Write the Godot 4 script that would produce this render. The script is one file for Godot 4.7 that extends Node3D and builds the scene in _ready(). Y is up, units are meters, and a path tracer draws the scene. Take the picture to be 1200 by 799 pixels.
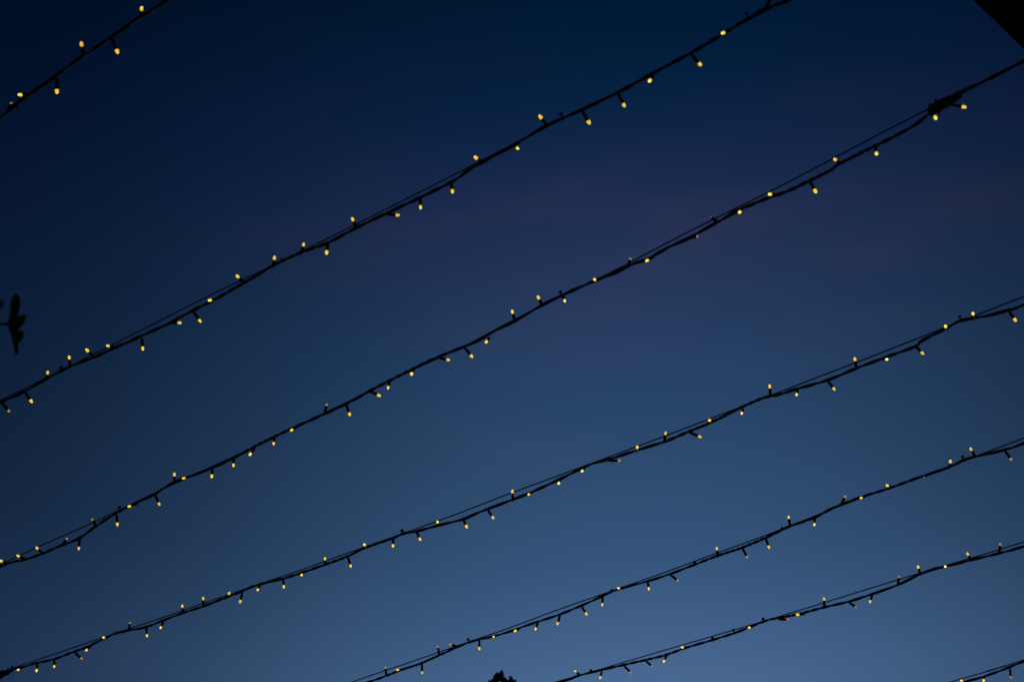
extends Node3D
# String lights on support wires across a lane, looked up at against the dusk sky.
# Camera space of the photograph: 1200 x 799 pixels, 50 mm lens (1667 pixels), tilted 45 degrees up.
const FOCAL := 1667.0
const TILT := 45.0
const EYE := Vector3(0, 1.6, 0)
const WIRE_HEIGHT := 2.75          # metres above the eye
const ALONG := Vector3(0.75, 0, -0.661)    # the way the eave and both house fronts run
const ACROSS := Vector3(-0.661, 0, -0.75)  # across the lane, towards the far house
const NEAR_WALL := -0.41           # metres along ACROSS from the eye
const FAR_WALL := 9.0
const EAVE_HEIGHT := 4.6           # above the eye

const STRINGS := [
	{
		"wire": [0.0, 136.4, 65.9, 86.8, 131.9, 40.4, 197.8, -2.2],
		"cable": [0.0, 138.9, 12.5, 128.2, 27.5, 117.1, 62.6, 91.9, 96.4, 67.6, 130.2, 45.6, 165.3, 20.5, 197.8, 0.5],
		"lamps": {
			"bright": [33.8, 111.4, 22.0, 110.9],
			"dim": [7.0, 131.4, 10.5, 125.2],
			"lit": [65.6, 92.6, 66.1, 108.1, 130.7, 46.3, 137.2, 61.1, 164.0, 19.5, 165.5, 9.3],
			"pale": [97.2, 65.6, 94.7, 50.6],
		},
		"ties": [27.5, 119.6, 15.0, 126.4],
	},
	{
		"wire": [0.0, 469.1, 61.8, 438.4, 123.7, 407.7, 185.5, 376.6, 247.3, 345.2, 309.2, 315.9, 371.0, 285.7, 432.9, 254.8, 494.7, 223.7, 556.5, 192.1, 618.4, 159.9, 680.2, 129.3, 742.0, 97.8, 803.9, 64.2, 865.7, 29.7, 927.5, -3.1],
		"cable": [0.0, 472.6, 27.5, 460.1, 53.8, 445.1, 82.6, 430.0, 110.2, 419.5, 135.2, 408.0, 152.8, 400.5, 175.3, 390.2, 197.8, 380.2, 225.4, 365.2, 252.9, 351.4, 285.5, 332.7, 300.0, 324.4, 320.0, 312.1, 352.6, 297.1, 385.1, 285.1, 417.7, 268.1, 455.3, 250.1, 492.8, 232.5, 530.4, 213.8, 550.4, 200.0, 565.5, 191.5, 600.0, 172.7, 642.6, 147.7, 682.6, 129.7, 725.2, 109.4, 760.3, 90.1, 810.4, 63.1, 846.7, 41.8, 878.0, 22.5, 900.0, 10.0, 927.5, 0.0],
		"lamps": {
			"bright": [254.2, 350.2, 244.9, 351.9, 602.5, 170.7, 606.8, 174.0, 765.3, 89.6, 761.3, 94.9, 855.4, 35.0, 846.9, 38.8],
			"dim": [2.0, 472.6, 8.0, 479.6, 897.0, 10.0, 902.0, 0.8],
			"lit": [28.8, 460.1, 36.3, 470.6, 81.9, 429.5, 80.4, 418.0, 108.9, 418.0, 101.2, 410.0, 132.7, 406.8, 125.5, 405.0, 166.0, 398.0, 166.8, 409.0, 226.6, 366.0, 234.4, 376.7, 285.5, 332.2, 277.5, 323.2, 383.9, 285.9, 382.4, 296.6, 417.7, 267.1, 412.7, 256.1, 492.3, 233.3, 492.8, 243.6, 528.9, 215.0, 530.2, 224.8, 565.5, 190.7, 556.9, 184.2, 642.1, 147.7, 632.8, 136.2, 682.6, 130.2, 690.9, 144.4, 724.5, 109.6, 732.0, 124.2, 810.4, 63.8, 821.9, 76.6],
			"pale": [53.3, 443.8, 55.3, 436.0, 200.4, 378.2, 210.6, 378.2, 320.0, 311.9, 321.3, 301.4, 353.1, 296.4, 355.6, 285.6, 452.8, 250.8, 466.8, 252.1],
		},
		"ties": [71.4, 437.0, 330.1, 310.4, 660.1, 137.7, 878.0, 20.0, 891.8, 14.5],
	},
	{
		"wire": [0.0, 661.1, 60.0, 633.9, 120.0, 606.9, 180.0, 578.0, 240.0, 550.3, 300.0, 522.4, 360.0, 493.3, 420.0, 464.6, 480.0, 435.0, 540.0, 407.6, 600.0, 375.8, 660.0, 346.0, 720.0, 317.1, 780.0, 285.6, 840.0, 255.1, 900.0, 225.6, 960.0, 194.6, 1020.0, 162.8, 1080.0, 132.0, 1140.0, 101.6, 1200.0, 70.7],
		"cable": [0.0, 664.6, 30.1, 656.1, 51.3, 648.6, 70.1, 640.3, 92.7, 631.5, 112.7, 617.0, 132.7, 604.0, 137.7, 600.5, 155.3, 592.2, 180.3, 580.2, 204.1, 565.7, 232.9, 555.2, 260.5, 543.9, 280.5, 533.9, 300.0, 523.2, 322.5, 512.1, 342.6, 502.6, 377.6, 487.1, 407.7, 473.3, 435.2, 458.1, 460.3, 445.1, 485.3, 432.5, 510.4, 420.5, 537.9, 409.5, 560.5, 400.0, 578.0, 389.7, 600.0, 379.0, 635.1, 358.9, 657.6, 347.7, 682.6, 336.4, 700.2, 328.9, 720.2, 321.4, 742.7, 310.1, 760.3, 303.9, 785.3, 290.1, 807.9, 280.1, 825.4, 270.1, 850.4, 256.3, 865.5, 247.1, 883.0, 240.1, 900.0, 233.3, 925.0, 224.5, 950.1, 212.5, 975.1, 200.0, 985.1, 192.7, 1025.2, 172.7, 1050.3, 160.2, 1072.8, 147.7, 1085.3, 138.2, 1100.4, 127.7, 1120.4, 113.9, 1130.4, 107.6, 1150.4, 98.1, 1200.0, 73.1],
		"lamps": {
			"bright": [298.0, 525.2, 292.5, 532.7, 484.1, 433.8, 482.1, 438.5, 660.1, 347.7, 661.9, 352.7, 700.2, 328.9, 696.7, 327.4, 765.3, 301.4, 757.8, 305.6, 869.2, 245.6, 867.0, 248.8, 908.8, 228.0, 902.0, 227.5, 1026.5, 174.0, 1027.7, 180.5, 1092.8, 128.9, 1097.1, 138.4],
			"dim": [71.4, 639.8, 76.1, 633.5, 112.7, 617.0, 109.2, 611.5, 380.1, 485.1, 381.9, 477.1, 736.5, 312.6, 737.7, 307.6, 806.6, 279.6, 812.9, 277.8, 839.2, 258.8, 836.7, 256.8, 1163.0, 92.1, 1159.7, 93.1],
			"lit": [7.5, 659.8, 0.0, 657.1, 30.1, 655.6, 20.0, 651.1, 136.0, 603.5, 137.0, 615.0, 160.3, 590.7, 150.3, 593.5, 222.9, 558.4, 214.1, 560.5, 248.7, 548.9, 247.7, 558.7, 273.5, 537.2, 273.2, 545.7, 321.3, 513.1, 320.3, 520.2, 347.6, 500.6, 341.1, 504.1, 405.7, 474.6, 409.7, 486.1, 456.5, 446.3, 454.5, 454.8, 544.9, 408.0, 553.2, 418.0, 573.0, 396.2, 569.7, 400.8, 603.0, 375.2, 600.3, 364.7, 635.6, 358.2, 630.6, 347.9, 949.6, 213.0, 956.3, 224.5, 983.9, 190.7, 978.6, 186.5, 1115.4, 122.7, 1131.2, 125.4],
			"pale": [50.1, 649.1, 42.1, 641.6, 92.7, 632.0, 91.7, 643.3, 181.6, 580.7, 186.3, 591.2, 203.9, 565.7, 203.9, 555.2, 434.0, 458.8, 444.5, 463.6, 515.4, 419.5, 525.9, 421.8],
		},
		"ties": [141.5, 597.2, 658.9, 346.4, 858.0, 245.8],
	},
	{
		"wire": [-10.0, 791.3, 50.5, 770.6, 111.0, 750.0, 171.5, 729.9, 232.0, 708.9, 292.5, 688.1, 353.0, 667.5, 413.5, 645.8, 474.0, 624.4, 534.5, 602.5, 595.0, 579.1, 655.5, 556.9, 716.0, 534.6, 776.5, 512.0, 837.0, 488.9, 897.5, 465.7, 958.0, 442.3, 1018.5, 419.1, 1079.0, 395.3, 1139.5, 371.4, 1200.0, 347.7],
		"cable": [-10.0, 796.7, 12.5, 785.2, 27.5, 781.7, 42.6, 777.2, 62.6, 773.0, 82.6, 765.5, 100.2, 759.2, 117.7, 750.9, 135.2, 742.9, 150.3, 739.2, 170.3, 735.4, 190.3, 727.9, 212.9, 719.2, 237.9, 711.1, 265.5, 700.4, 283.0, 693.6, 300.0, 686.6, 331.3, 678.6, 353.8, 671.6, 382.6, 661.6, 407.7, 652.3, 430.2, 641.6, 460.3, 631.5, 472.8, 625.8, 487.8, 623.3, 512.9, 616.5, 542.9, 609.0, 563.0, 600.5, 600.0, 586.5, 622.5, 577.7, 650.1, 565.2, 682.6, 549.4, 695.2, 543.9, 717.7, 537.7, 745.3, 528.9, 765.3, 522.7, 782.8, 517.1, 807.9, 506.4, 835.4, 495.1, 870.5, 477.6, 890.5, 468.8, 900.0, 465.6, 915.0, 462.6, 935.1, 456.3, 970.1, 446.3, 1003.9, 432.5, 1025.2, 424.5, 1040.2, 418.8, 1072.8, 407.0, 1081.6, 400.0, 1107.9, 386.5, 1125.4, 377.0, 1140.4, 374.0, 1160.5, 370.2, 1183.0, 364.0, 1200.0, 358.2],
		"lamps": {
			"bright": [512.9, 615.3, 512.6, 611.3, 656.3, 562.7, 654.8, 566.5, 684.6, 548.9, 682.1, 552.2, 871.0, 480.1, 869.5, 484.4, 1109.9, 386.5, 1108.6, 382.0, 1142.9, 372.7, 1140.7, 367.0],
			"dim": [87.2, 765.0, 93.9, 770.5, 150.3, 739.2, 151.3, 732.4, 713.9, 539.7, 725.7, 539.7],
			"lit": [25.0, 783.0, 20.3, 785.0, 43.3, 778.0, 42.1, 786.2, 63.1, 773.5, 62.9, 781.5, 105.2, 757.9, 100.4, 762.0, 124.0, 747.2, 120.5, 746.9, 171.0, 735.9, 171.8, 745.4, 190.8, 728.7, 187.6, 735.9, 214.4, 718.6, 213.1, 709.6, 303.8, 687.1, 301.5, 691.4, 331.6, 679.1, 332.3, 687.9, 355.6, 671.1, 353.1, 673.8, 380.9, 661.6, 380.6, 654.1, 407.7, 653.6, 410.9, 663.8, 430.2, 641.6, 426.7, 638.0, 460.8, 632.0, 460.3, 640.1, 488.3, 624.0, 492.3, 632.3, 542.9, 609.0, 546.9, 617.5, 623.8, 576.5, 619.3, 579.5, 746.5, 528.9, 747.0, 523.7, 836.7, 493.1, 831.4, 492.4, 903.3, 463.8, 902.3, 452.1, 935.1, 457.6, 933.8, 462.8, 1004.2, 432.0, 1002.2, 420.0, 1183.0, 364.7, 1190.8, 375.5],
			"pale": [237.7, 710.9, 237.7, 700.6, 263.0, 701.6, 268.5, 694.6, 283.5, 694.6, 281.0, 705.4, 572.5, 599.0, 578.0, 606.8, 600.8, 586.5, 600.5, 575.2, 778.6, 517.6, 780.3, 506.9, 809.1, 507.1, 820.9, 511.9, 970.9, 447.1, 978.4, 456.3, 1074.1, 406.3, 1082.1, 414.3],
			"whitish": [1035.2, 421.3, 1040.2, 421.0],
		},
		"ties": [136.0, 741.9, 472.8, 624.0, 1127.4, 374.7],
	},
	{
		"wire": [412.7, 798.9, 473.3, 778.3, 533.8, 757.3, 594.4, 736.6, 655.0, 714.0, 715.5, 693.0, 776.1, 671.8, 836.6, 649.4, 897.2, 627.4, 957.8, 603.6, 1018.3, 580.3, 1078.9, 558.7, 1139.5, 536.3, 1200.0, 513.4],
		"cable": [434.0, 799.0, 452.8, 792.2, 475.3, 783.7, 492.8, 778.0, 515.4, 768.0, 537.9, 757.9, 550.4, 752.9, 561.7, 749.9, 578.0, 746.2, 600.0, 739.7, 615.0, 734.2, 630.1, 729.2, 655.1, 720.9, 680.1, 710.9, 705.2, 699.6, 725.2, 690.9, 757.8, 682.1, 785.3, 673.3, 812.9, 662.8, 840.4, 652.1, 870.5, 642.1, 900.0, 629.8, 925.0, 617.8, 953.8, 607.8, 968.9, 600.0, 985.1, 592.2, 1012.7, 582.2, 1042.7, 572.7, 1070.3, 562.7, 1090.3, 555.7, 1112.9, 548.2, 1130.4, 539.7, 1144.2, 535.7, 1178.0, 527.7, 1200.0, 520.2],
		"lamps": {
			"dim": [452.3, 791.7, 451.8, 784.2, 514.9, 767.5, 513.1, 758.7, 537.4, 757.9, 528.4, 755.4, 786.1, 673.6, 792.8, 678.8, 870.5, 642.8, 875.5, 652.3, 985.9, 591.5, 989.9, 584.0, 1090.3, 555.7, 1087.1, 556.9, 1178.5, 528.4, 1184.2, 536.4],
			"lit": [472.8, 784.7, 465.3, 784.7, 580.5, 745.4, 578.2, 746.2, 608.8, 736.7, 603.3, 739.4, 630.6, 729.2, 627.5, 737.4, 730.2, 689.6, 724.5, 689.1, 759.3, 682.4, 760.5, 690.1, 955.1, 608.5, 954.8, 615.0, 1013.9, 582.0, 1009.4, 583.5, 1045.3, 571.5, 1040.0, 568.7],
			"pale": [494.3, 778.0, 494.6, 789.2, 561.7, 751.2, 561.7, 760.5, 656.3, 720.9, 653.3, 731.2, 681.9, 710.9, 687.4, 719.7, 706.4, 699.6, 705.9, 709.1, 841.2, 652.1, 840.2, 642.1, 898.0, 631.5, 901.5, 641.6, 926.3, 616.5, 924.5, 605.3, 1112.9, 548.2, 1114.4, 540.2, 1143.4, 535.2, 1138.2, 525.7],
		},
		"ties": [550.4, 754.7, 716.0, 692.9, 815.4, 661.6, 917.0, 619.5, 1130.4, 538.2],
	},
	{
		"wire": [653.8, 798.3, 714.5, 780.7, 775.2, 763.0, 835.9, 745.2, 896.6, 727.5, 957.3, 708.9, 1018.0, 690.0, 1078.7, 671.5, 1139.3, 653.6, 1200.0, 635.0],
		"cable": [653.8, 800.8, 680.1, 791.7, 705.2, 785.5, 732.7, 779.2, 760.3, 773.0, 780.3, 768.0, 805.4, 759.2, 835.4, 750.4, 863.0, 741.7, 880.5, 734.7, 900.0, 727.2, 915.0, 724.2, 937.6, 719.7, 966.4, 712.1, 995.2, 705.4, 1022.7, 696.6, 1052.8, 685.9, 1079.1, 673.3, 1097.8, 666.6, 1107.9, 664.6, 1137.9, 657.1, 1170.5, 649.1, 1200.0, 641.1],
		"lamps": {
			"dim": [732.2, 781.0, 738.2, 786.7, 757.8, 775.0, 761.5, 778.2, 913.8, 725.9, 921.0, 725.9, 995.7, 705.9, 1000.7, 709.4, 1052.8, 685.9, 1053.8, 677.8, 1171.7, 648.6, 1172.7, 637.8],
			"lit": [781.3, 768.0, 778.1, 775.2, 805.4, 758.4, 799.3, 758.4, 881.7, 734.7, 878.2, 735.4, 942.6, 719.7, 934.8, 720.2, 1022.7, 697.1, 1020.0, 705.4, 1079.3, 673.3, 1076.3, 663.6],
			"pale": [679.6, 791.2, 674.1, 786.2, 705.2, 787.2, 703.4, 794.5, 966.4, 712.4, 966.1, 701.1, 1138.4, 656.6, 1134.4, 648.6],
			"whitish": [1110.4, 663.6, 1108.1, 663.8],
		},
		"ties": [693.2, 787.2, 835.4, 749.9, 861.2, 742.4, 895.5, 727.2, 1096.6, 666.1],
	},
	{
		"wire": [1115.4, 798.8, 1157.7, 786.0, 1200.0, 773.4],
		"cable": [1115.4, 804.8, 1132.9, 799.0, 1150.4, 794.2, 1175.5, 785.5, 1200.0, 776.0],
		"lamps": {
			"dim": [1184.2, 783.7, 1185.0, 791.7],
			"lit": [1132.9, 799.3, 1127.1, 797.5, 1154.2, 793.0, 1153.4, 797.5],
		},
		"ties": [1180.5, 784.7],
	},
]

var rng := RandomNumberGenerator.new()
var black_rubber: StandardMaterial3D
var black_plastic: StandardMaterial3D
var steel: StandardMaterial3D
var leaf_green: StandardMaterial3D
var bark: StandardMaterial3D
var led_materials := {}
var socket_mesh: ArrayMesh
var led_mesh: ArrayMesh
var tip_mesh: ArrayMesh
var tie_mesh: ArrayMesh


func _ready() -> void:
	rng.seed = 71
	make_camera()
	make_sky()
	make_materials()
	make_ground()
	make_near_house()
	make_far_house()
	socket_mesh = lathe([[0.0, -0.002], [0.0036, -0.0015], [0.0037, 0.003], [0.0041, 0.004], [0.0041, 0.0225], [0.0046, 0.0232], [0.0046, 0.0252], [0.0, 0.0254]], 12)
	led_mesh = lathe([[0.0036, 0.0250], [0.0040, 0.0258], [0.0040, 0.0305], [0.0037, 0.0325], [0.0030, 0.0340], [0.0021, 0.0349]], 12)
	tip_mesh = lathe([[0.0021, 0.0349], [0.0013, 0.0353], [0.0, 0.0355]], 10)
	tie_mesh = make_tie_mesh()
	make_strings()
	make_treetop()
	make_sprig_tree()


# ---------------------------------------------------------------- camera, sky
func make_camera() -> void:
	var cam := Camera3D.new()
	cam.name = "camera"
	cam.position = EYE
	cam.rotation_degrees = Vector3(TILT, 0, 0)
	cam.near = 0.05
	cam.far = 400.0
	var at := CameraAttributesPhysical.new()
	at.frustum_focal_length = 50.0
	at.frustum_focus_distance = 4.4
	at.exposure_aperture = 3.5
	at.frustum_near = 0.05
	at.frustum_far = 400.0
	cam.attributes = at
	cam.fov = rad_to_deg(2.0 * atan(399.5 / FOCAL))
	add_child(cam)
	cam.current = true


func ray(x: float, y: float) -> Vector3:
	var t := deg_to_rad(TILT)
	var u := 399.5 - y
	return Vector3(x - 600.0, FOCAL * sin(t) + u * cos(t), -(FOCAL * cos(t) - u * sin(t))).normalized()


func to_pixel(p: Vector3) -> Vector2:
	var t := deg_to_rad(TILT)
	var d := p - EYE
	var f := -d.z * cos(t) + d.y * sin(t)
	var u := d.y * cos(t) + d.z * sin(t)
	return Vector2(600.0 + d.x / f * FOCAL, 399.5 - u / f * FOCAL) if f > 0.01 else Vector2(-9999, -9999)


# Dusk: colour falls from the horizon to the zenith and, with lens vignette painted in, away from the sunset.
const RAMP := [   # elevation in degrees, sRGB 0-255 on the sunset side
	[0.0, 122.0, 138.0, 158.0], [14.0, 108.0, 136.0, 172.0], [24.0, 90.0, 121.0, 164.0], [31.4, 73.0, 105.0, 146.0], [35.9, 55.0, 86.0, 124.0], [39.8, 46.0, 75.0, 111.0], [43.6, 36.0, 65.0, 102.0],
	[47.4, 27.0, 53.0, 89.0], [51.1, 13.0, 41.0, 78.0], [54.8, 2.0, 32.0, 64.0], [58.5, 0.0, 25.0, 50.0], [64.0, 0.0, 18.0, 40.0], [90.0, 0.0, 12.0, 32.0]]


func make_sky() -> void:
	var w := 2048
	var h := 1024
	var data := PackedFloat32Array()
	data.resize(w * h * 3)
	var veil := FastNoiseLite.new()
	veil.seed = 5
	veil.frequency = 1.0
	veil.fractal_octaves = 4
	for y in h:
		var el := 90.0 - (y + 0.5) / h * 180.0
		var e := maxf(el, 0.0)
		var k := 0
		while k < RAMP.size() - 2 and RAMP[k + 1][0] < e:
			k += 1
		var t := clampf((e - RAMP[k][0]) / (RAMP[k + 1][0] - RAMP[k][0]), 0.0, 1.0)
		var c := Vector3.ZERO
		for q in 3:
			var s: float = lerpf(RAMP[k][1 + q], RAMP[k + 1][1 + q], t) / 255.0
			c[q] = pow((s + 0.055) / 1.055, 2.4) if s > 0.04045 else s / 12.92
		var up := sin(deg_to_rad(e))
		var flat := cos(deg_to_rad(e))
		var near_banks := []
		for bank in BANKS:
			if absf(e - bank[1]) < bank[3] * 3.0:
				near_banks.append(bank)
		for x in w:
			# brightest where the sun set; the side fall-off has lens vignette painted in
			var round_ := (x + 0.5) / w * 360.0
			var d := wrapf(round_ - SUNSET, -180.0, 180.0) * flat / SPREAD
			var glow_vignette := exp(-0.5 * d * d)
			var r := c * (SIDE_FLOOR + (Vector3.ONE - SIDE_FLOOR) * glow_vignette)
			if not near_banks.is_empty():
				var m := 0.0
				for bank in near_banks:
					var da: float = wrapf(round_ - bank[0], -180.0, 180.0) / bank[2]
					var de: float = (e - bank[1] + 0.08 * da * bank[2]) / bank[3]
					m += bank[4] * exp(-0.5 * (da * da + de * de))
				if m > 0.004:
					var az := deg_to_rad(round_)
					var p := Vector3(sin(az) * flat, up, -cos(az) * flat) / (up + 0.15)   # a flat sheet of thin cloud
					var n := veil.get_noise_3d(p.x * 3.0 + 0.6 * p.z + 3.1, 0.0, p.z * 11.0 - p.x * 2.0)
					m *= 0.55 + 0.9 * smoothstep(-0.35, 0.5, n)
					r += Vector3(0.0100, 0.0024, 0.0004) * m * (0.45 + 0.55 * glow_vignette)
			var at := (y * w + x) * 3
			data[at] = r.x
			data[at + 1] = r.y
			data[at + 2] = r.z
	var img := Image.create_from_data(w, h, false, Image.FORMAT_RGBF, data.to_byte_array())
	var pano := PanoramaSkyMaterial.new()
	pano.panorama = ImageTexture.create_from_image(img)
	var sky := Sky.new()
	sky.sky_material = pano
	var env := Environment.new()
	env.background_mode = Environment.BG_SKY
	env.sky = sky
	env.tonemap_mode = Environment.TONE_MAPPER_LINEAR
	env.tonemap_exposure = 1.0
	env.sdfgi_enabled = true
	env.ssao_enabled = true
	env.ssil_enabled = true
	var we := WorldEnvironment.new()
	we.name = "world"
	we.environment = env
	add_child(we)
	# what is left of the sun, just gone under: a faint, broad, warm light from low down
	var sun := DirectionalLight3D.new()
	sun.name = "sun"
	sun.light_energy = 0.012
	sun.light_color = Color(1.0, 0.86, 0.72)
	sun.light_angular_distance = 12.0
	sun.shadow_enabled = true
	sun.rotation_degrees = Vector3(-4.0, 180.0 - SUNSET, 0)
	add_child(sun)


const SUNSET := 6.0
const SPREAD := 12.0  # narrower than a dusk arch alone, as lens vignette is baked in
const SIDE_FLOOR := Vector3(0.07, 0.12, 0.17)   # dimmest the sides get, vignette included; blue is kept longest
# banks of thin cloud that still catch some red: azimuth, elevation, half width, half height in degrees, density
const BANKS := [[-6.0, 49.2, 8.0, 2.4, 0.4], [3.0, 50.2, 11.0, 3.0, 0.55], [18.0, 49.2, 9.0, 2.6, 0.75], [10.0, 46.6, 14.0, 2.2, 0.4], [20.8, 46.5, 1.9, 0.42, 1.5], [24.0, 47.3, 3.0, 0.4, 0.5], [-1.0, 40.9, 3.2, 0.55, 0.7], [4.0, 44.2, 6.0, 0.9, 0.3], [48.0, 47.0, 10.0, 1.8, 0.4], [-60.0, 44.0, 14.0, 2.0, 0.5], [95.0, 42.0, 16.0, 2.0, 0.5], [160.0, 46.0, 18.0, 2.2, 0.5], [-130.0, 40.0, 15.0, 2.0, 0.5]]


# ---------------------------------------------------------------- materials
func plain(albedo: float, rough: float, tint := Vector3.ONE) -> StandardMaterial3D:
	var m := StandardMaterial3D.new()
	m.albedo_color = Color(albedo * tint.x, albedo * tint.y, albedo * tint.z).linear_to_srgb()
	m.roughness = rough
	return m


func noise_map(freq: float, low: Color, high: Color, seed_: int) -> NoiseTexture2D:
	var n := FastNoiseLite.new()
	n.seed = seed_
	n.frequency = freq
	n.fractal_octaves = 5
	var g := Gradient.new()
	g.set_color(0, low)
	g.set_color(1, high)
	var t := NoiseTexture2D.new()
	t.width = 512
	t.height = 512
	t.seamless = true
	t.noise = n
	t.color_ramp = g
	return t


func lamp_material(c: Color, energy: float) -> StandardMaterial3D:
	var m := StandardMaterial3D.new()
	m.albedo_color = Color(0.55, 0.5, 0.38)
	m.roughness = 0.25
	m.emission_enabled = true
	m.emission = c
	m.emission_energy_multiplier = energy
	return m


func make_materials() -> void:
	black_rubber = plain(0.018, 0.55)
	black_plastic = plain(0.022, 0.4)
	steel = plain(0.10, 0.45)
	steel.metallic = 0.6
	leaf_green = plain(0.06, 0.5, Vector3(0.7, 1.0, 0.45))
	leaf_green.cull_mode = BaseMaterial3D.CULL_DISABLED
	bark = plain(0.08, 0.9, Vector3(1.0, 0.85, 0.7))
	led_materials = {
		"whitish": [lamp_material(Color(1.0, 0.86, 0.55), 1.5), lamp_material(Color(1.0, 0.95, 0.8), 2.0)],
		"bright": [lamp_material(Color(1.0, 0.84, 0.18), 1.15), lamp_material(Color(1.0, 0.94, 0.58), 1.7)],
		"lit": [lamp_material(Color(1.0, 0.81, 0.15), 1.02), lamp_material(Color(1.0, 0.92, 0.52), 1.45)],
		"pale": [lamp_material(Color(1.0, 0.81, 0.25), 0.84), lamp_material(Color(1.0, 0.90, 0.66), 1.1)],
		"dim": [lamp_material(Color(0.92, 0.73, 0.44), 0.42), lamp_material(Color(0.95, 0.84, 0.76), 0.75)],
	}


# ---------------------------------------------------------------- mesh helpers
func quad(st: SurfaceTool, a: Vector3, b: Vector3, c: Vector3, d: Vector3) -> void:
	for p in [a, b, c, a, c, d]:
		st.add_vertex(p)


func begin() -> SurfaceTool:
	var st := SurfaceTool.new()
	st.begin(Mesh.PRIMITIVE_TRIANGLES)
	return st


func lathe(profile: Array, sides: int) -> ArrayMesh:
	var st := begin()
	st.set_smooth_group(0)
	for i in profile.size() - 1:
		for s in sides:
			var a := TAU * s / sides
			var b := TAU * (s + 1) / sides
			var p := [ring(profile[i], a), ring(profile[i + 1], a), ring(profile[i + 1], b), ring(profile[i], b)]
			if profile[i][0] < 1e-6:
				for v in [p[0], p[1], p[2]]:
					st.add_vertex(v)
			elif profile[i + 1][0] < 1e-6:
				for v in [p[0], p[1], p[3]]:
					st.add_vertex(v)
			else:
				quad(st, p[0], p[1], p[2], p[3])
	st.generate_normals()
	return st.commit()


func ring(rp: Array, a: float) -> Vector3:
	return Vector3(cos(a) * rp[0], rp[1], sin(a) * rp[0])


func tube(st: SurfaceTool, pts: PackedVector3Array, radii, sides := 6) -> void:
	var n := pts.size()
	var rings := []
	var u := Vector3.ZERO
	for i in n:
		var d := (pts[mini(i + 1, n - 1)] - pts[maxi(i - 1, 0)]).normalized()
		if u == Vector3.ZERO:
			u = d.cross(Vector3.UP if absf(d.y) < 0.9 else Vector3.RIGHT)
		u = (u - d * u.dot(d)).normalized()
		var v := d.cross(u)
		var r: float = radii if radii is float else radii[i]
		var loop := PackedVector3Array()
		for s in sides:
			var a := TAU * s / sides
			loop.append(pts[i] + (u * cos(a) + v * sin(a)) * r)
		rings.append(loop)
	st.set_smooth_group(0)
	for i in n - 1:
		for s in sides:
			var e := (s + 1) % sides
			quad(st, rings[i][s], rings[i][e], rings[i + 1][e], rings[i + 1][s])
	st.set_smooth_group(-1)
	for s in sides - 2:
		for v in [rings[0][0], rings[0][s + 2], rings[0][s + 1], rings[n - 1][0], rings[n - 1][s + 1], rings[n - 1][s + 2]]:
			st.add_vertex(v)


func block(st: SurfaceTool, o: Vector3, ax: Vector3, ay: Vector3, az: Vector3) -> void:   # corner and three edges
	st.set_smooth_group(-1)
	quad(st, o, o + ay, o + ax + ay, o + ax)
	quad(st, o + az, o + ax + az, o + ax + ay + az, o + ay + az)
	quad(st, o, o + ax, o + ax + az, o + az)
	quad(st, o + ay, o + ay + az, o + ax + ay + az, o + ax + ay)
	quad(st, o, o + az, o + ay + az, o + ay)
	quad(st, o + ax, o + ax + ay, o + ax + ay + az, o + ax + az)


func finish(st: SurfaceTool, called: String, m: Material, parent: Node = self) -> MeshInstance3D:
	st.generate_normals()
	var o := MeshInstance3D.new()
	o.name = called
	o.mesh = st.commit()
	o.material_override = m
	parent.add_child(o, true)
	return o


func piece(mesh: Mesh, called: String, m: Material, parent: Node, at: Transform3D) -> MeshInstance3D:
	var o := MeshInstance3D.new()
	o.name = called
	o.mesh = mesh
	o.material_override = m
	o.transform = at
	parent.add_child(o, true)
	return o


func thing(called: String, at: Vector3, label: String, category: String, group := "") -> Node3D:
	var o := Node3D.new()
	o.name = called
	o.position = at
	o.set_meta("label", label)
	o.set_meta("category", category)
	if group != "":
		o.set_meta("group", group)
	add_child(o, true)
	return o


func smooth_line(p: PackedVector3Array, step: float) -> PackedVector3Array:
	var c := Curve3D.new()
	c.bake_interval = step
	for i in p.size():
		var t := (p[mini(i + 1, p.size() - 1)] - p[maxi(i - 1, 0)]) / 6.0
		c.add_point(p[i], -t, t)
	return c.get_baked_points()


# ---------------------------------------------------------------- setting
func make_ground() -> void:
	var st := begin()
	quad(st, Vector3(-150, 0, -150), Vector3(150, 0, -150), Vector3(150, 0, 150), Vector3(-150, 0, 150))
	var m := plain(1.0, 0.85)
	m.albedo_color = Color.WHITE
	m.albedo_texture = noise_map(0.02, Color(0.30, 0.29, 0.28), Color(0.42, 0.41, 0.39), 9)
	m.uv1_triplanar = true
	m.uv1_world_triplanar = true
	m.uv1_scale = Vector3.ONE * 0.35
	var g := finish(st, "ground", m)
	g.set_meta("kind", "structure")


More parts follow.
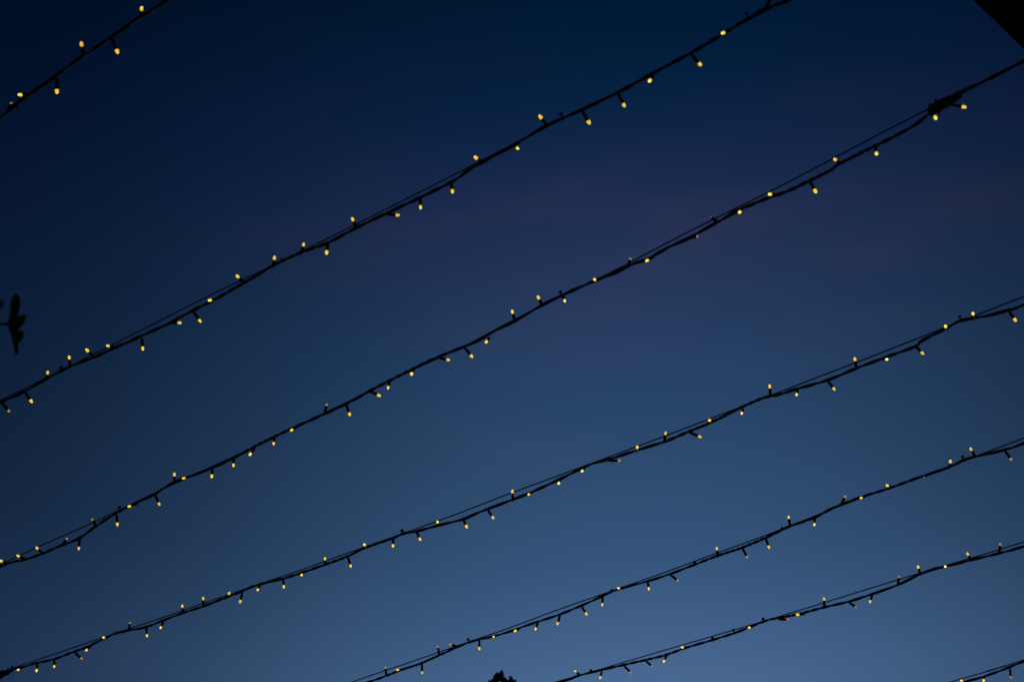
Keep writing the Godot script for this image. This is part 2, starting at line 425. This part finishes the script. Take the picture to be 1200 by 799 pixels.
func make_near_house() -> void:
	# the photographer stands under its eave; only the corner of the overhang shows
	var top := EYE.y + EAVE_HEIGHT
	var r := ray(1141.0, 0.0)
	var edge := EYE + r * (EAVE_HEIGHT / r.y)          # a point of the fascia's lower outer edge
	edge.y = 0
	var out := ACROSS.dot(edge)                        # how far out over the lane the edge stands
	var base := ALONG * ALONG.dot(edge) + ACROSS * NEAR_WALL
	var len_ := 13.0
	var o := thing("house", base - ALONG * 4.0, "dark house whose wide wooden eave corner stands black against the sky", "house")
	var wood := plain(1.0, 0.8)
	wood.albedo_color = Color.WHITE
	wood.albedo_texture = noise_map(0.03, Color(0.13, 0.10, 0.08), Color(0.2, 0.15, 0.11), 3)
	wood.uv1_triplanar = true
	wood.uv1_scale = Vector3(0.6, 3.0, 0.6)
	var plaster := plain(1.0, 0.9)
	plaster.albedo_color = Color.WHITE
	plaster.albedo_texture = noise_map(0.015, Color(0.52, 0.49, 0.44), Color(0.62, 0.6, 0.55), 4)
	plaster.uv1_triplanar = true
	plaster.uv1_scale = Vector3.ONE * 0.4
	var st := begin()
	block(st, Vector3.ZERO, ALONG * len_, Vector3.UP * (top + 0.02), -ACROSS * 0.4)
	finish(st, "wall", plaster, o)
	var over := out - NEAR_WALL
	var boards := int(over / 0.14)
	for i in boards:                                    # soffit boards with open joints
		st = begin()
		var w := over / boards
		block(st, ACROSS * (w * i + 0.003) + Vector3.UP * (top + 0.022), ALONG * len_, Vector3.UP * 0.02, ACROSS * (w - 0.008 if i < boards - 1 else w - 0.036))
		finish(st, "soffit_board", wood, o)
	st = begin()
	block(st, ACROSS * (over - 0.030) + Vector3.UP * top, ALONG * len_, Vector3.UP * 0.2, ACROSS * 0.03)
	finish(st, "fascia", wood, o)
	var tiles := plain(0.11, 0.8, Vector3(1.1, 0.75, 0.6))
	st = begin()
	var slope := Vector3.UP * 0.42 - ACROSS
	block(st, ACROSS * (over + 0.02) + Vector3.UP * (top + 0.203), ALONG * len_, Vector3.UP * 0.06, slope * 4.0)
	finish(st, "roof", tiles, o)


func make_far_house() -> void:
	var o := thing("house", ACROSS * FAR_WALL - ALONG * 8.0, "plain low house across the lane that holds the far ends of the wires", "house")
	var plaster := plain(0.34, 0.9, Vector3(1.0, 0.95, 0.88))
	var st := begin()
	block(st, Vector3.ZERO, ALONG * 14.0, Vector3.UP * 5.3, ACROSS * 5.0)
	finish(st, "wall", plaster, o)
	st = begin()
	block(st, Vector3.UP * 5.303 - ACROSS * 0.1 - ALONG * 0.1, ALONG * 14.2, Vector3.UP * 0.12, ACROSS * 5.2)
	finish(st, "coping", plain(0.25, 0.8), o)


# ---------------------------------------------------------------- wires and light strings
const STRING_LABELS := [
	"black light string beyond the leafy sprig, outermost over the darkest sky, six lamps showing",
	"black light string between the leafy sprig and the string with the knotted cable bundle",
	"long black light string with a thick knotted cable bundle near the eave corner",
	"black light string with one extra bright white lamp, a cable knot at its far end",
	"black light string that runs next above the dark treetop, half its lamps pale",
	"thin-looking black light string between the treetop and the outermost string over the palest sky",
	"black light string over the palest sky, outermost on the treetop side, three small lamps showing",
]
const WIRE_LABELS := [
	"thin wire hidden along the six-lamp light string over the darkest sky",
	"thin steel wire above the light string nearest the leafy sprig",
	"thin steel wire that runs into the knotted cable bundle near the eave corner",
	"thin steel wire above the light string with the extra bright white lamp",
	"thin steel wire above the light string next to the treetop",
	"thin steel wire above the second last light string over the palest sky",
	"thin steel wire above the outermost light string over the palest sky",
]


func on_plane(x: float, y: float, p: Vector3, n: Vector3) -> Vector3:
	var r := ray(x, y)
	return EYE + r * (n.dot(p - EYE) / n.dot(r))


func make_strings() -> void:
	for i in STRINGS.size():
		make_string(i, STRINGS[i])


func make_string(index: int, d: Dictionary) -> void:
	# the wire hangs in one upright plane: both ends of its visible part are at the same height
	var w: Array = d.wire
	var ra := ray(w[0], w[1])
	var rb := ray(w[w.size() - 2], w[w.size() - 1])
	var a := EYE + ra * (WIRE_HEIGHT / ra.y)      # far end
	var b := EYE + rb * (WIRE_HEIGHT / rb.y)      # near end
	var dir := (b - a).normalized()
	var n := dir.cross(Vector3.UP).normalized()
	var far := a - dir * ((FAR_WALL - ACROSS.dot(a)) / -ACROSS.dot(dir))
	var near := b + dir * ((ACROSS.dot(b) - NEAR_WALL) / -ACROSS.dot(dir))
	far.y += 0.16
	near.y += 0.05
	var wire := PackedVector3Array([far, far.lerp(a, 0.33) - Vector3.UP * 0.02, far.lerp(a, 0.67) - Vector3.UP * 0.02])
	for k in range(0, w.size(), 2):
		wire.append(on_plane(w[k], w[k + 1], a, n))
	wire.append(b.lerp(near, 0.5) - Vector3.UP * 0.004)
	wire.append(near)
	var wt := thing("support_wire", Vector3.ZERO, WIRE_LABELS[index], "wire", "support wires across the lane")
	var st := begin()
	tube(st, smooth_line(wire, 0.06), 0.0020, 6)
	finish(st, "wire_rope", steel, wt)
	for e in [[far, ACROSS], [near, -ACROSS]]:    # an eye bolt in the wall at each end
		st = begin()
		var into: Vector3 = e[1]
		var q := PackedVector3Array()
		q.append(e[0] + into * 0.05)
		q.append(e[0] - into * 0.03)
		tube(st, q, 0.005, 8)
		finish(st, "eye_bolt", steel, wt)

	# the cable follows the wire, tied to it here and there
	var c: Array = d.cable
	var cable := PackedVector3Array()
	var along_far := (a - far).normalized()
	var far_len := far.distance_to(a)
	var s := 0.1
	var odd := true
	while s < far_len - 0.2:
		cable.append(far + along_far * s - Vector3.UP * (0.006 if odd else 0.016) - Vector3.UP * 0.02 * sin(PI * s / far_len))
		odd = not odd
		s += 0.19
	for k in range(0, c.size(), 2):
		cable.append(on_plane(c[k], c[k + 1], a, n) - n * signf(n.dot(ray(600, 400))) * 0.003)
	var near_len := b.distance_to(near)
	s = 0.2
	while s < near_len - 0.02:
		cable.append(b + (near - b) * (s / near_len) - Vector3.UP * (0.006 if odd else 0.016))
		odd = not odd
		s += 0.19
	var line := smooth_line(cable, 0.008)
	var o := thing("light_string", Vector3.ZERO, STRING_LABELS[index], "string lights", "light strings across the lane")
	st = begin()
	for strand in 2:
		var q := PackedVector3Array()
		var turn := 0.0
		for k in line.size():
			var t := (line[mini(k + 1, line.size() - 1)] - line[maxi(k - 1, 0)]).normalized()
			var u := t.cross(Vector3.UP).normalized()
			var v := t.cross(u)
			turn += 0.0080 / (0.085 + 0.04 * sin(k * 0.023 + index * 2.0) + 0.03 * sin(k * 0.057)) * TAU * 0.5
			var ang := turn + PI * strand
			q.append(line[k] + (u * cos(ang) + v * sin(ang)) * 0.0019)
		tube(st, q, 0.0031, 6)
	finish(st, "cable", black_rubber, o)

	# lamps: where they leave the cable and where their light shows fix how they lean
	for kind in d.lamps:
		var l: Array = d.lamps[kind]
		for k in range(0, l.size(), 4):
			var foot := on_plane(l[k], l[k + 1], a, n)
			var sight := (foot - EYE).normalized()
			var r := ray(l[k + 2], l[k + 3])
			var head := EYE + r * ((foot - EYE).dot(sight) / r.dot(sight))
			var lean := head - foot
			var full := 0.0315
			var side := lean.length()
			if side < full:
				lean += sight * sqrt(full * full - side * side) * (0.45 if kind == "dim" else -1.0)
			add_lamp(o, foot, lean.normalized(), kind)
	# beyond the picture's edges the same lamps go on for a while
	for run in [[far, a, far_len - 1.4, far_len - 0.08], [b, near, 0.08, minf(1.2, near_len)]]:
		var p0: Vector3 = run[0]
		var t0: Vector3 = (run[1] - run[0]).normalized()
		s = run[2]
		while s < run[3]:
			var foot := nearest(line, p0 + t0 * s)
			var lean := Vector3(rng.randf_range(-1, 1), rng.randf_range(-1.4, 0.9), rng.randf_range(-1, 1))
			lean = (lean - t0 * lean.dot(t0) * 0.6).normalized()
			add_lamp(o, foot, lean, ["lit", "lit", "pale", "bright", "dim"][rng.randi() % 5])
			s += rng.randf_range(0.06, 0.095)
	var ties: Array = d.ties
	for k in range(0, ties.size(), 2):
		var p := nearest(line, on_plane(ties[k], ties[k + 1], a, n))
		var at := Transform3D(Basis(dir, Vector3.UP, dir.cross(Vector3.UP)).orthonormalized() * Basis(Vector3.RIGHT, rng.randf_range(-1.2, 1.2)), p + Vector3.UP * 0.002)
		piece(tie_mesh, "cable_tie", black_plastic, o, at)
	if index == 2:
		make_bundle(o, on_plane(1090.0, 130.0, a, n), on_plane(1124.0, 112.0, a, n), 0.0150, 11)
	if index == 3:
		make_bundle(o, on_plane(-14.0, 797.0, a, n), on_plane(12.0, 785.5, a, n), 0.0150, 12)


func nearest(line: PackedVector3Array, p: Vector3) -> Vector3:
	var best := line[0]
	for q in line:
		if q.distance_squared_to(p) < best.distance_squared_to(p):
			best = q
	return best


func add_lamp(parent: Node, foot: Vector3, lean: Vector3, kind: String) -> void:
	var x := lean.cross(Vector3(0.3, 0.2, 1)).normalized()
	var at := Transform3D(Basis(x, lean, x.cross(lean)), foot)
	var l := piece(socket_mesh, "lamp_socket", black_plastic, parent, at)
	var slim := rng.randf_range(0.82, 1.04)
	var own := Transform3D(Basis.from_scale(Vector3(slim, 1.0, slim)), Vector3.DOWN * rng.randf_range(0.0, 0.0016))
	piece(led_mesh, "led_bulb", led_materials[kind][0], l, own)
	piece(tip_mesh, "led_tip", led_materials[kind][1], l, own)


func make_tie_mesh() -> ArrayMesh:
	var st := begin()
	var loop := PackedVector3Array()
	for k in 13:
		var a := TAU * k / 12.0
		loop.append(Vector3(0, sin(a) * 0.0072, cos(a) * 0.0050))
	tube(st, loop, 0.0014, 5)
	block(st, Vector3(-0.0036, 0.0062, -0.0036), Vector3.RIGHT * 0.0072, Vector3.UP * 0.0060, Vector3.BACK * 0.0072)
	st.generate_normals()
	return st.commit()


# spare cable wound up round the wire and taped
func make_bundle(parent: Node, p: Vector3, q: Vector3, radius: float, seed_: int) -> void:
	var r := RandomNumberGenerator.new()
	r.seed = seed_
	var ax := (q - p).normalized()
	var u := ax.cross(Vector3.UP).normalized()
	var v := ax.cross(u)
	var st := begin()
	for loop in 9:                                   # long loops folded back and forth
		var pts := PackedVector3Array()
		var a0 := r.randf() * TAU
		var rad := radius * r.randf_range(0.2, 0.62)
		var ends := [r.randf_range(-0.12, 0.1), r.randf_range(0.9, 1.12)]
		for k in 15:
			var t := k / 14.0
			var a := a0 + t * r.randf_range(2.2, 2.6)
			pts.append(p.lerp(q, lerpf(ends[0], ends[1], t)) + (u * cos(a) + v * sin(a)) * rad * (0.55 + 0.6 * sin(PI * t)))
		tube(st, smooth_line(pts, 0.006), 0.0036, 6)
	var core := PackedVector3Array()                 # the middle is wound tight, thick at one end
	var girth := []
	for k in 22:
		var t := k / 21.0
		core.append(p.lerp(q, lerpf(-0.04, 1.04, t)) + Vector3(r.randf_range(-1, 1), r.randf_range(-1, 1), r.randf_range(-1, 1)) * 0.0012)
		girth.append(radius * (0.30 + 0.62 * pow(sin(PI * pow(t, 0.62)), 0.8)) * r.randf_range(0.86, 1.1))
	tube(st, core, girth, 9)
	for part in 3:                                   # a few slack outer turns, no two alike
		var wrap := PackedVector3Array()
		var from := [0.0, 0.3, 0.62][part] as float
		var a0 := r.randf() * TAU
		var wide := [0.9, 0.72, 0.5][part] as float
		for k in 26:
			var t := k / 25.0
			var a := a0 + t * r.randf_range(1.55, 1.65) * TAU
			var rad := radius * wide * (1.0 + 0.22 * sin(k * 0.9 + part))
			wrap.append(p.lerp(q, from + t * 0.36) + (u * cos(a) + v * sin(a) * 0.9) * rad)
		tube(st, smooth_line(wrap, 0.004), 0.0034, 6)
	for k in 4:                                      # stubs that stick out
		var t := [0.06, 0.4, 0.62, 1.0][k] as float
		var s := p.lerp(q, t) + Vector3.UP * radius * 0.6
		var e := s + (Vector3.UP * r.randf_range(0.5, 1.0) - ax * r.randf_range(-0.3, 0.6)) * radius * 0.8
		tube(st, PackedVector3Array([s, s.lerp(e, 0.5), e]), 0.0034, 6)
	finish(st, "cable_bundle", black_rubber, parent)


# ---------------------------------------------------------------- plants
func leaf_shape(st: SurfaceTool, at: Vector3, tip: Vector3, side: Vector3, width: float, curl: float) -> void:
	# a pointed oval blade folded a little along its midrib
	var d := tip - at
	var nrm := d.normalized().cross(side).normalized()
	var prof := [[0.0, 0.08], [0.2, 0.75], [0.45, 1.0], [0.7, 0.78], [0.9, 0.35], [1.0, 0.02]]
	st.set_smooth_group(0)
	for k in prof.size() - 1:
		var a: Array = prof[k]
		var b: Array = prof[k + 1]
		var ma: Vector3 = at + d * a[0] - nrm * curl * d.length() * a[0] * a[0]
		var mb: Vector3 = at + d * b[0] - nrm * curl * d.length() * b[0] * b[0]
		var sa: Vector3 = side * width * 0.5 * a[1]
		var sb: Vector3 = side * width * 0.5 * b[1]
		var fa: Vector3 = nrm * width * 0.12 * a[1]
		var fb: Vector3 = nrm * width * 0.12 * b[1]
		quad(st, ma, mb, mb + sb + fb, ma + sa + fa)
		quad(st, ma, ma - sa + fa, mb - sb + fb, mb)


func make_treetop() -> void:
	var r0 := ray(588.0, 786.0)
	var tip := EYE + r0 * 7.0
	var root := Vector3(tip.x + 0.12, 0, tip.z - 0.1)
	var o := thing("tree", root, "dark leafy tree whose topmost shoots just rise below the second last light string", "tree")
	var r := RandomNumberGenerator.new()
	r.seed = 21
	var st := begin()
	var top := tip - root
	var trunk := PackedVector3Array([Vector3(0, -0.1, 0), Vector3(0.05, 1.0, 0.02), Vector3(-0.03, 2.2, 0.04), Vector3(0.03, 3.3, -0.02), Vector3(0.0, 4.3, 0.0).lerp(top, 0.3), top - Vector3.UP * 0.35, top - Vector3.UP * 0.06])
	tube(st, trunk, [0.11, 0.095, 0.08, 0.06, 0.035, 0.012, 0.003], 10)
	finish(st, "trunk", bark, o)
	var leaves := begin()
	for k in 26:
		var y := r.randf_range(1.9, top.y - 0.45)
		var a := r.randf() * TAU
		var reach := 1.25 * sin(PI * clampf((y - 1.4) / (top.y - 1.2), 0.05, 1.0)) * r.randf_range(0.6, 1.0)
		var s := Vector3(0, y - 0.25, 0)
		var e := Vector3(cos(a) * reach, y + 0.15 + reach * 0.2, sin(a) * reach)
		st = begin()
		tube(st, PackedVector3Array([s, s.lerp(e, 0.5) + Vector3.UP * 0.06, e]), [0.022, 0.012, 0.004], 6)
		finish(st, "branch", bark, o)
		for j in 70:
			var p := s.lerp(e, r.randf_range(0.3, 1.08)) + Vector3(r.randf_range(-1, 1), r.randf_range(-0.8, 0.8), r.randf_range(-1, 1)) * 0.26
			scatter_leaf(leaves, r, root, p, 0.065, 806.0)
	finish(leaves, "crown", leaf_green, o)
	# the shoot that shows
	var shown := [[585.5, 799.0, 588.6, 784.0, 5.5], [580.0, 799.0, 583.0, 787.0, 5.0], [579.0, 803.0, 572.5, 797.0, 5.0], [584.0, 800.0, 578.0, 791.5, 5.5], [590.0, 803.0, 592.0, 793.0, 6.0],
		[601.0, 803.0, 597.2, 791.0, 4.6], [600.0, 804.0, 604.5, 796.0, 4.6], [590.0, 806.0, 596.5, 796.5, 5.0], [582.0, 806.0, 576.0, 795.0, 6.0], [596.0, 808.0, 606.0, 800.0, 5.0], [576.0, 808.0, 570.0, 801.0, 5.0]]
	for q in shown:
		var deep := 7.0 + r.randf_range(-0.05, 0.05)
		var p0 := EYE + ray(q[0], q[1]) * deep - root
		var p1 := EYE + ray(q[2], q[3]) * (deep + r.randf_range(-0.02, 0.02)) - root
		st = begin()
		var sight := ray(588, 790)
		leaf_shape(st, p0, p1, (p1 - p0).cross(sight + Vector3(r.randf_range(-0.3, 0.3), 0, r.randf_range(-0.3, 0.3))).normalized(), q[4] * 1.35 / FOCAL * 7.0, 0.1)
		finish(st, "leaf", leaf_green, o)
	for q in [[588.0, 800.0, 586.0, 812.0], [599.0, 801.0, 590.0, 818.0], [578.0, 801.0, 586.0, 818.0]]:
		st = begin()
		var p0 := EYE + ray(q[0], q[1]) * 7.0 - root
		var p1 := EYE + ray(q[2], q[3]) * 7.02 - root
		tube(st, PackedVector3Array([p0, p0.lerp(p1, 0.5), p1, top - Vector3.UP * 0.3]), 0.003, 5)
		finish(st, "twig", bark, o)


func scatter_leaf(st: SurfaceTool, r: RandomNumberGenerator, root: Vector3, p: Vector3, size: float, below: float) -> void:
	var d := Vector3(r.randf_range(-1, 1), r.randf_range(-0.9, 0.5), r.randf_range(-1, 1)).normalized() * size * r.randf_range(0.7, 1.2)
	var px := to_pixel(root + p)
	if px.x > -40 and px.x < 1240 and px.y > -60 and px.y < below:
		return
	px = to_pixel(root + p + d)
	if px.x > -40 and px.x < 1240 and px.y > -60 and px.y < below:
		return
	leaf_shape(st, p, p + d, d.cross(Vector3(r.randf_range(-1, 1), 1, r.randf_range(-1, 1))).normalized(), size * 0.55, 0.15)


# a young tree beside the photographer; one sprig of it reaches into the picture
const SPRIG := [
	[8.0, 379.0, 10.2, 371.5, 11.8, 362.0, 12.0, 353.5, 13.0, 350.5, 14.6, 347.0, 17.6, 344.2, 20.6, 346.0, 22.2, 350.0, 22.6, 357.0, 21.8, 364.0, 19.4, 369.5, 16.0, 374.0, 12.0, 380.0],
	[9.5, 380.4, 13.0, 374.5, 17.5, 371.6, 22.5, 370.4, 27.0, 368.4, 29.8, 369.6, 28.8, 375.0, 26.4, 380.0, 22.6, 384.4, 18.4, 386.4, 13.0, 384.5],
	[8.6, 380.2, 13.5, 381.0, 17.6, 385.2, 21.0, 387.6, 26.0, 387.8, 26.8, 391.0, 26.0, 396.0, 23.2, 400.4, 19.8, 402.6, 20.2, 407.0, 21.0, 411.5, 19.8, 415.0, 17.0, 414.6, 16.2, 408.0, 14.6, 401.0, 12.0, 392.0, 10.0, 385.5],
]


func make_sprig_tree() -> void:
	var deep := 2.75
	var tip := EYE + ray(9.0, 379.5) * deep
	var root := Vector3(tip.x - 1.05, 0, tip.z + 0.25)
	var o := thing("tree", root, "young tree whose single dark three-part leaf sprig reaches in beside the light strings", "tree")
	var st := begin()
	var high := tip.y - root.y
	tube(st, PackedVector3Array([Vector3(0, -0.1, 0), Vector3(0.03, 0.9, 0.02), Vector3(-0.02, 1.9, 0.0), Vector3(0.02, high - 0.3, 0.03), Vector3(0.0, high + 0.25, 0.0)]), [0.05, 0.042, 0.034, 0.02, 0.006], 10)
	finish(st, "trunk", bark, o)
	var r := RandomNumberGenerator.new()
	r.seed = 33
	var local := tip - root
	var start := Vector3(0.02, high - 0.35, 0.03)
	var left := EYE + ray(-90.0, 376.0) * deep - root
	st = begin()
	tube(st, smooth_line(PackedVector3Array([start, start.lerp(left, 0.5) + Vector3.UP * 0.05, left, EYE + ray(-20.0, 379.5) * deep - root, local]), 0.02), 0.0029, 6)
	finish(st, "twig", bark, o)
	for q in SPRIG:
		var leaf := traced_leaf(q, deep, root, r)
		leaf.name = "leaf"
		o.add_child(leaf, true)
	# a second leaf, mostly out of the picture, whose point shows
	var tips := [[-14.0, 364.0, 7.0, 350.0, 6.5], [-14.0, 362.0, 4.5, 358.5, 7.0]]
	for q in tips:
		st = begin()
		var p0 := EYE + ray(q[0], q[1]) * (deep - 0.7) - root
		var p1 := EYE + ray(q[2], q[3]) * (deep - 0.67) - root
		leaf_shape(st, p0, p1, (p1 - p0).cross(ray(0, 360)).normalized(), q[4] / FOCAL * deep, 0.1)
		finish(st, "leaf", leaf_green, o)
	st = begin()
	var q0 := EYE + ray(-14.0, 362.0) * (deep - 0.7) - root
	tube(st, PackedVector3Array([q0, q0 + Vector3(-0.2, -0.05, -0.1), start]), 0.0022, 5)
	finish(st, "twig", bark, o)
	var leaves := begin()
	for k in 16:
		var y := r.randf_range(1.5, high + 0.1)
		var a := r.randf() * TAU
		var s := Vector3(0, y - 0.15, 0)
		var reach := r.randf_range(0.3, 0.75)
		var e := Vector3(cos(a) * reach, y + 0.2, sin(a) * reach)
		var px := to_pixel(root + e)
		if px.x > -80.0:
			continue
		st = begin()
		tube(st, PackedVector3Array([s, s.lerp(e, 0.5) + Vector3.UP * 0.04, e]), [0.012, 0.007, 0.003], 6)
		finish(st, "branch", bark, o)
		for j in 40:
			var p := s.lerp(e, r.randf_range(0.3, 1.1)) + Vector3(r.randf_range(-1, 1), r.randf_range(-0.8, 0.8), r.randf_range(-1, 1)) * 0.16
			scatter_leaf(leaves, r, root, p, 0.05, 900.0)
	finish(leaves, "crown", leaf_green, o)


# a leaf blade of the outline seen, a real 0.6 mm thick and bent along its length
func traced_leaf(q: Array, deep: float, root: Vector3, r: RandomNumberGenerator) -> MeshInstance3D:
	var flat := PackedVector2Array()
	for k in range(0, q.size(), 2):
		flat.append(Vector2(q[k], q[k + 1]))
	flat = Geometry2D.offset_polygon(flat, 0.4, Geometry2D.JOIN_ROUND)[0]
	var pts := PackedVector2Array()
	for k in flat.size():                        # rounder outline
		var e := flat[(k + 1) % flat.size()]
		pts.append(flat[k].lerp(e, 0.25))
		pts.append(flat[k].lerp(e, 0.75))
	var c := Vector2.ZERO
	for p in pts:
		c += p / pts.size()
	var bend := r.randf_range(0.0012, 0.002)
	var back := PackedVector3Array()
	var front := PackedVector3Array()
	for p in pts:
		var z := deep + (p.distance_to(Vector2(9, 380))) * bend * 0.5
		front.append(EYE + ray(p.x, p.y) * z - root)
		back.append(EYE + ray(p.x, p.y) * (z + 0.0006) - root)
	var tri := Geometry2D.triangulate_polygon(pts)
	var st := begin()
	st.set_smooth_group(-1)
	for k in range(0, tri.size(), 3):
		for j in 3:
			st.add_vertex(front[tri[k + j]])
		for j in [0, 2, 1]:
			st.add_vertex(back[tri[k + j]])
	for k in pts.size():
		var e := (k + 1) % pts.size()
		quad(st, front[k], front[e], back[e], back[k])
	st.generate_normals()
	var o := MeshInstance3D.new()
	o.mesh = st.commit()
	o.material_override = leaf_green
	return o
